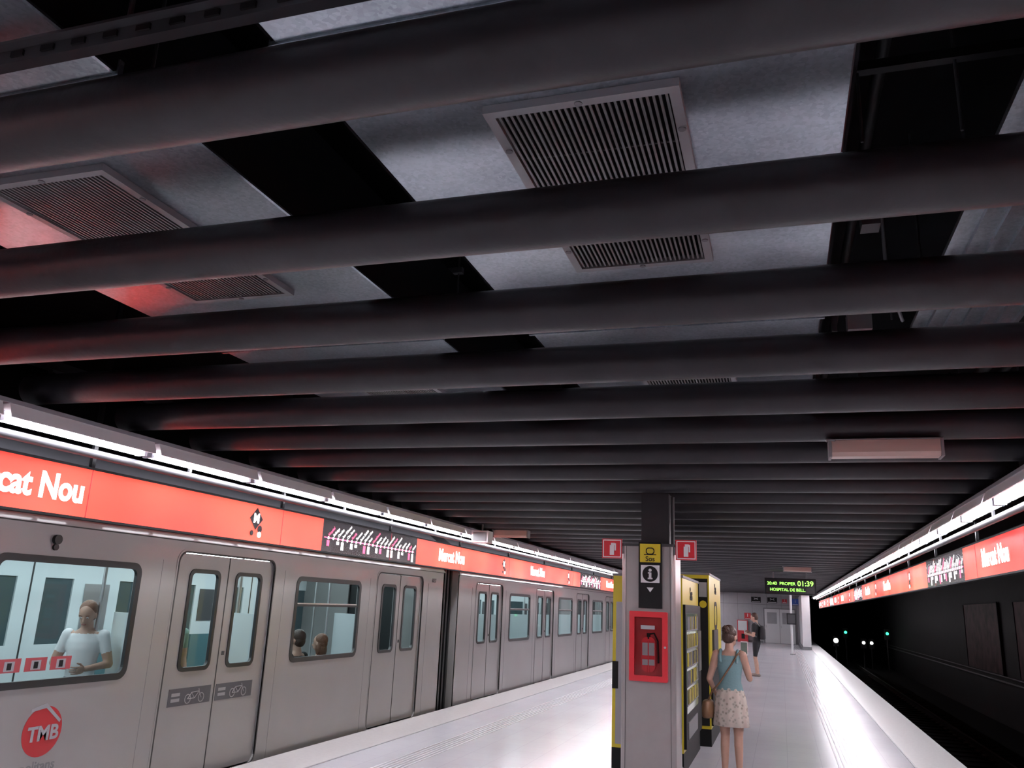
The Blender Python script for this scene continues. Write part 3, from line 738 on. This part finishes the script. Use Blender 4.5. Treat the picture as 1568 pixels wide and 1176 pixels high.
for y in (8.5, 15.5, 22.5, 29.5):
    b = B(); b.box(6.33, 6.39, y, y+5.0, 0.3, 2.4, 'poster'); b.box(6.31, 6.33, y-0.06, y+5.06, 0.26, 0.3, 'ductside'); b.box(6.31, 6.33, y-0.06, y+5.06, 2.4, 2.44, 'ductside'); b.box(6.31, 6.33, y-0.06, y, 0.26, 2.44, 'ductside'); b.box(6.31, 6.33, y+5, y+5.06, 0.26, 2.44, 'ductside')
    b.build('wall_poster')

# ------------------------------------------------------------------ people
def hand(b, w, d, n, side, sc, curl=0.4, m='skin'):
    w = Vector(w); d = Vector(d).normalized(); n = Vector(n); n = (n-d*n.dot(d)).normalized(); s = d.cross(n)*side
    R = Matrix((s, d, n)).transposed()
    b.sph(w+d*0.045*sc, (0.040*sc, 0.052*sc, 0.016*sc), m, R=R)
    for i, (o, L) in enumerate(((-0.030, 0.060), (-0.010, 0.074), (0.010, 0.080), (0.029, 0.070))):
        p = w+d*(0.078-abs(o)*0.25)*sc+s*o*sc; a = 0.15+curl*0.5
        r = 0.0092*sc
        for q, fr in ((0, 0.45), (1, 0.32), (2, 0.23)):
            dd = d*math.cos(a)+n*math.sin(a)+s*o*1.5
            e = p+dd*L*fr*sc; b.cap(p, r, e, r*0.88, m, n=8); p = e; r *= 0.88; a += curl
    p = w+d*0.022*sc+s*0.026*sc; dd = (s*0.75+d*0.65+n*0.25).normalized()
    e = p+dd*0.04*sc; b.cap(p, 0.012*sc, e, 0.010*sc, m, n=8); dd = (s*0.3+d*0.85+n*0.35).normalized(); b.cap(e, 0.010*sc, e+dd*0.03*sc, 0.008*sc, m, n=8)

def human(name, loc, yaw, H, shirt, bottom, hairm, joints=None, female=False, sleeve=0.5, short_t=1.0, shin='skin', neckline=0.815, hairstyle='short', head_yaw=0.0, head_pitch=0.0, vox=0.008, hands=(0.4, 0.4), palms=None):
    root = bpy.data.objects.new(name, None); scene.collection.objects.link(root)
    root.location = loc; root.rotation_euler = (0, 0, yaw)
    J = dict(shL=(-.098, 0, .805), elL=(-.125, -.01, .635), wrL=(-.135, .03, .49), shR=(.098, 0, .805), elR=(.125, -.01, .635), wrR=(.135, .03, .49),
             hiL=(-.050, 0, .515), knL=(-.052, .012, .285), anL=(-.052, -.012, .050), hiR=(.050, 0, .515), knR=(.052, .012, .285), anR=(.052, -.012, .050))
    if female:
        for k_ in ('shL', 'shR'): J[k_] = (J[k_][0]*0.9, 0, .805)
    if joints: J.update(joints)
    J = {k_: Vector(v)*H for k_, v in J.items()}
    b = B(); segs = []
    def seg(a, ra, c, rc, lab):
        b.cap(a, ra*H, c, rc*H, 'skin', n=16); segs.append((Vector(a), Vector(c), (ra+rc)*H/2, lab))
    base = (J['hiL']+J['hiR'])/2; bz = base.z/H-0.515; by = base.y/H; bx = base.x/H
    def T(z, y=0): return Vector((bx*H, (by+y)*H, (z+bz)*H))
    if female: prof = [(.475, .070, .050), (.50, .088, .062), (.535, .092, .066), (.58, .080, .056), (.63, .066, .048), (.68, .072, .054), (.73, .080, .062), (.77, .082, .055), (.805, .080, .042), (.825, .050, .034), (.84, .030, .030)]
    else: prof = [(.475, .070, .052), (.50, .084, .060), (.535, .086, .062), (.58, .080, .058), (.63, .078, .055), (.68, .085, .060), (.73, .094, .066), (.77, .098, .062), (.805, .092, .048), (.83, .055, .036), (.845, .034, .034)]
    b.rings([(bx*H, by*H, (z+bz)*H, rx*H, ry*H) for z, rx, ry in prof], 'skin', n=28)
    for a, c, r in ((.50, .60, .075), (.60, .70, .07), (.70, .80, .07)): segs.append((T(a), T(c), r*H, 'torso'))
    for s_ in 'LR':
        seg(J['sh'+s_], .031 if female else .036, J['el'+s_], .021 if female else .025, 'ua'+s_)
        seg(J['el'+s_], .021 if female else .024, J['wr'+s_], .0135 if female else .016, 'fa'+s_)
        seg(J['hi'+s_], .052, J['kn'+s_], .031, 'th'+s_)
        calf = J['kn'+s_].lerp(J['an'+s_], .3)+Vector((0, -.008*H, 0))
        seg(J['kn'+s_], .030, calf, .030, 'sn'+s_); seg(calf, .030, J['an'+s_], .019, 'sn2'+s_)
        an = J['an'+s_]; z_ = an.z-.03*H
        heel = Vector((an.x, an.y-.018*H, z_)); toe = Vector((an.x*1.1, an.y+.095*H, z_-0.004*H))
        seg(heel, .022, Vector((an.x*1.05, an.y+.05*H, z_)), .022, 'ft'+s_); seg(Vector((an.x*1.05, an.y+.05*H, z_)), .022, toe, .015, 'ft'+s_); seg(an, .02, heel, .02, 'ft'+s_)
    neckb = T(.82, -.004); neckt = T(.875, .006)
    seg(neckb, .032 if female else .036, neckt, .028 if female else .033, 'neck')
    HM = Matrix.Translation(neckt) @ Matrix.Rotation(head_yaw, 4, 'Z') @ Matrix.Rotation(head_pitch, 4, 'X')
    hp = lambda x, y, z: HM @ Vector((x*H, y*H, z*H))
    R3 = HM.to_3x3()
    b.sph(hp(0, .002, .062), (.045*H, .056*H, .058*H), 'skin', n=24, k=16, R=R3)
    b.sph(hp(0, .018, .020), (.033*H, .037*H, .034*H), 'skin', n=20, k=12, R=R3)
    b.cap(hp(0, .056, .052), .006*H, hp(0, .066, .030), .009*H, 'skin', n=10)
    for q in (-1, 1): b.sph(hp(q*.045, -.002, .042), (.007*H, .012*H, .018*H), 'skin', n=10, k=8, R=R3)
    b.cap(hp(-.012, .052, .010), .005*H, hp(.012, .052, .010), .005*H, 'skin', n=8)
    segs.append((hp(0, 0, .03), hp(0, 0, .07), .05*H, 'head'))
    tmp = b.build('tmp_'+name)
    md = tmp.modifiers.new('r', 'REMESH'); md.mode = 'VOXEL'; md.voxel_size = vox
    sm = tmp.modifiers.new('s', 'SMOOTH'); sm.iterations = 3; sm.factor = 0.5
    dg = bpy.context.evaluated_depsgraph_get(); dg.update()
    me = bpy.data.meshes.new_from_object(tmp.evaluated_get(dg)); bpy.data.objects.remove(tmp)
    body = bpy.data.objects.new('body', me); scene.collection.objects.link(body); body.parent = root
    me.materials.clear()
    for k_ in ('skin', shirt, bottom, 'shoe', shin): me.materials.append(G(k_))
    N = len(me.polygons); C = np.empty(N*3); me.polygons.foreach_get('center', C); C = C.reshape(-1, 3)
    D = []; Ts = []
    for a, c, r, lab in segs:
        a = np.array(a); c = np.array(c); ac = c-a; t = np.clip(((C-a) @ ac)/max(1e-9, ac @ ac), 0, 1)
        d = np.linalg.norm(C-(a+t[:, None]*ac), axis=1); D.append(d/r); Ts.append(t)
    D = np.array(D); Ts = np.array(Ts); ix = D.argmin(0); labs = [s_[3] for s_ in segs]
    mi = np.zeros(N, dtype=np.int32)
    for i in range(N):
        L = labs[ix[i]]; t = Ts[ix[i], i]; z = C[i, 2]/H-bz
        if L == 'torso': mi[i] = (2 if z < .575 else (1 if z < neckline else 0))
        elif L[:2] == 'ua': mi[i] = 1 if (t < sleeve and (sleeve > 0.1 or z < neckline)) else 0
        elif L[:2] == 'fa': mi[i] = 1 if sleeve > 1 and t < sleeve-1 else 0
        elif L[:2] == 'th': mi[i] = 2 if t < short_t else 4
        elif L[:2] == 'sn': mi[i] = 4
        elif L[:2] == 'ft': mi[i] = 3
        elif L == 'neck': mi[i] = 1 if z < min(neckline, .825) else 0
        else: mi[i] = 0
    me.polygons.foreach_set('material_index', mi); me.polygons.foreach_set('use_smooth', [True]*N); me.update()
    f = B()
    for q in (-1, 1):
        f.sph(hp(q*.018, .0535, .052), (.007*H, .003*H, .0045*H), 'white', n=10, k=8, R=R3); f.sph(hp(q*.018, .0562, .052), .0028*H, 'eye', n=8, k=6)
        f.cap(hp(q*.010, .056, .063), .002*H, hp(q*.027, .052, .064), .002*H, hairm, n=6)
    f.cap(hp(-.010, .0565, .012), .003*H, hp(.010, .0565, .012), .003*H, 'lip', n=8)
    f.build('face', root)
    h = B()
    h.sph(hp(0, -.012, .076), (.049*H, .055*H, .054*H), hairm, n=26, k=18, R=R3)
    h.sph(hp(0, -.022, .045), (.046*H, .042*H, .046*H), hairm, n=22, k=14, R=R3)
    if hairstyle == 'bun':
        h.sph(hp(0.004, -.068, .085), (.027*H, .024*H, .026*H), hairm, n=18, k=12, R=R3)
        for a_ in range(7):
            an_ = a_*0.9; h.cap(hp(.004+.022*math.cos(an_), -.075, .085+.022*math.sin(an_)), .007*H, hp(.004+.012*math.cos(an_+1), -.092, .085+.012*math.sin(an_+1)), .006*H, hairm, n=8)
        h.sph(hp(0, -.035, .02), (.03*H, .02*H, .02*H), hairm, n=14, k=10, R=R3)
    if hairstyle == 'long':
        h.sph(hp(0, -.030, .0), (.044*H, .032*H, .065*H), hairm, n=20, k=14, R=R3)
        for q in (-1, 1): h.sph(hp(q*.040, -.010, .01), (.012*H, .026*H, .05*H), hairm, n=14, k=10, R=R3)
    h.build('hair', root)
    hb = B(); sc = H/1.75
    for i, (s_, q) in enumerate((('L', -1), ('R', 1))):
        d = (J['wr'+s_]-J['el'+s_]).normalized()
        n = Vector((-q*0.9, 0.3, 0)) if not palms or palms[i] is None else Vector(palms[i])
        if abs(d.dot(n.normalized())) > 0.95: n = Vector((0, 1, 0.1))
        side = 1 if d.cross(n).dot(Vector((0, 1, 0.3))) > 0 else -1
        hand(hb, J['wr'+s_]+d*0.005, d, n, side, sc, hands[i])
    hb.build('hands', root)
    return root, J, T

W = 1.61
root, J, T = human('woman_standing', (-0.575, 9.95, 0.0), math.radians(-6), W, 'teal', 'floral', 'hair', female=True, sleeve=0.0, short_t=0.4, neckline=0.80, hairstyle='bun',
    joints=dict(elL=(-.135, -.035, .64), wrL=(-.115, .06, .545), elR=(.128, .03, .655), wrR=(.085, .135, .775), hiL=(-.052, 0, .515), knL=(-.042, .010, .285), anL=(-.045, -.012, .050), knR=(.045, .02, .285), anR=(.050, .0, .050)),
    head_yaw=math.radians(-22), head_pitch=math.radians(-12), vox=0.007)
s = B()
s.rings([(0, 0.0, .600*W, .072*W, .054*W), (0, 0, .585*W, .082*W, .062*W), (0, 0, .54*W, .098*W, .074*W), (0, 0, .48*W, .108*W, .083*W), (0, 0, .41*W, .114*W, .088*W), (0, 0, .345*W, .120*W, .094*W), (0, 0, .343*W, .117*W, .091*W)], 'floral', n=72, caps=False, fold=0.03, nf=11)
s.build('skirt', root)
s = B()
s.rings([(0, 0, .575*W, .088*W, .064*W), (0, 0, .63*W, .073*W, .055*W), (0, 0, .68*W, .078*W, .060*W), (0, 0, .73*W, .086*W, .068*W), (0, 0, .765*W, .085*W, .060*W)], 'teal', n=40, caps=False)
for q in (-1, 1):
    s.tube([(q*.055*W, -.050*W, .76*W), (q*.058*W, -.040*W, .80*W), (q*.058*W, -.012*W, .835*W), (q*.055*W, .035*W, .80*W), (q*.05*W, .058*W, .75*W)], .010*W, 'teal', n=8)
s.build('tank_top', root)
s = B()
pts = [(.075*W, .0, .835*W), (.06*W, -.042*W, .81*W), (.02*W, -.066*W, .74*W), (-.02*W, -.070*W, .68*W), (-.06*W, -.068*W, .62*W), (-.115*W, -.055*W, .56*W), (-.145*W, -.03*W, .50*W)]
s.tube(pts, .006*W, 'leather', n=8)
s.rings([(-.150*W, -.02*W, .385*W, .030*W, .070*W), (-.150*W, -.02*W, .395*W, .040*W, .085*W), (-.150*W, -.02*W, .44*W, .042*W, .088*W), (-.150*W, -.02*W, .49*W, .034*W, .080*W), (-.150*W, -.02*W, .50*W, .022*W, .070*W)], 'leather', n=24)
s.build('shoulder_bag', root)
s = B(); s.box(.052*W, .100*W, .165*W, .172*W, .80*W, .895*W, 'phone'); s.box(.055*W, .097*W, .1635*W, .165*W, .808*W, .888*W, 'screen'); s.build('phone', root, bevel=0.003)

Hm = 1.78
root, J, T = human('man_standing', (-0.74, 26.3, 0.0), math.radians(75), Hm, 'darkcloth', 'darkcloth', 'hair', sleeve=0.7, short_t=0.9, hairstyle='short',
    joints=dict(elL=(-.12, .01, .64), wrL=(-.06, .13, .66), elR=(.12, .01, .64), wrR=(.06, .13, .68), knR=(.06, .05, .285), anR=(.06, .03, .05), anL=(-.06, -.03, .05)), head_pitch=math.radians(-18), vox=0.01)
s = B(); s.rings([(0, -.10*Hm, .58*Hm, .07*Hm, .035*Hm), (0, -.105*Hm, .60*Hm, .08*Hm, .045*Hm), (0, -.105*Hm, .74*Hm, .078*Hm, .045*Hm), (0, -.095*Hm, .80*Hm, .05*Hm, .03*Hm)], 'darkcloth', n=20)
for q in (-1, 1): s.tube([(q*.05*Hm, -.08*Hm, .79*Hm), (q*.06*Hm, -.01*Hm, .85*Hm), (q*.06*Hm, .055*Hm, .80*Hm), (q*.065*Hm, .06*Hm, .70*Hm), (q*.08*Hm, -.02*Hm, .62*Hm)], .01*Hm, 'grey', n=8)
s.build('rucksack', root)
s = B(); s.box(-.02*Hm, .02*Hm, .19*Hm, .196*Hm, .66*Hm, .74*Hm, 'phone'); s.build('phone', root)

# passengers in the train
root, J, T = human('passenger_standing', (-6.18, 6.40, 0.0), math.radians(205), 1.60, 'whitecloth', 'jeans', 'hairlight', female=False, sleeve=0.6, shin='jeans', hairstyle='short',
    joints=dict(elL=(-.15, .0, .65), wrL=(-.07, .13, .63), elR=(.15, .0, .65), wrR=(.07, .13, .65)), head_pitch=math.radians(-22), vox=0.009)
root, J, T = human('passenger_standing', (-6.55, 8.05, 0.0), math.radians(-100), 1.56, 'greencloth', 'jeans', 'hair', sleeve=0.6, shin='jeans', hairstyle='short',
    joints=dict(elR=(.14, .03, .70), wrR=(.12, .10, .84)), vox=0.009)
seatj = dict(hiL=(-.05, -.0, .27), hiR=(.05, 0, .27), knL=(-.06, .23, .28), knR=(.06, .23, .28), anL=(-.06, .21, .05), anR=(.06, .21, .05),
             shL=(-.098, 0, .56), shR=(.098, 0, .56), elL=(-.125, .02, .40), elR=(.125, .02, .40), wrL=(-.06, .15, .36), wrR=(.06, .15, .36))
root, J, T = human('passenger_seated', (-5.86, 9.55, 0.02), math.radians(90), 1.70, 'darkcloth', 'jeans', 'hair', joints=seatj, sleeve=0.6, shin='jeans', vox=0.01)
root, J, T = human('passenger_seated', (-5.86, 10.12, 0.02), math.radians(90), 1.62, 'leather', 'jeans', 'hairlight', joints=seatj, female=True, sleeve=0.6, shin='jeans', hairstyle='long', vox=0.01)

# ------------------------------------------------------------------ world & view
w = bpy.data.worlds.new('world'); scene.world = w; w.use_nodes = True
w.node_tree.nodes['Background'].inputs['Color'].default_value = (0.02, 0.02, 0.025, 1); w.node_tree.nodes['Background'].inputs['Strength'].default_value = 0.3
try:
    scene.view_settings.view_transform = 'Standard'
    scene.view_settings.exposure = 0.0
except Exception as e: print(e)
print('verts', sum(len(o.data.vertices) for o in scene.objects if o.type == 'MESH'))
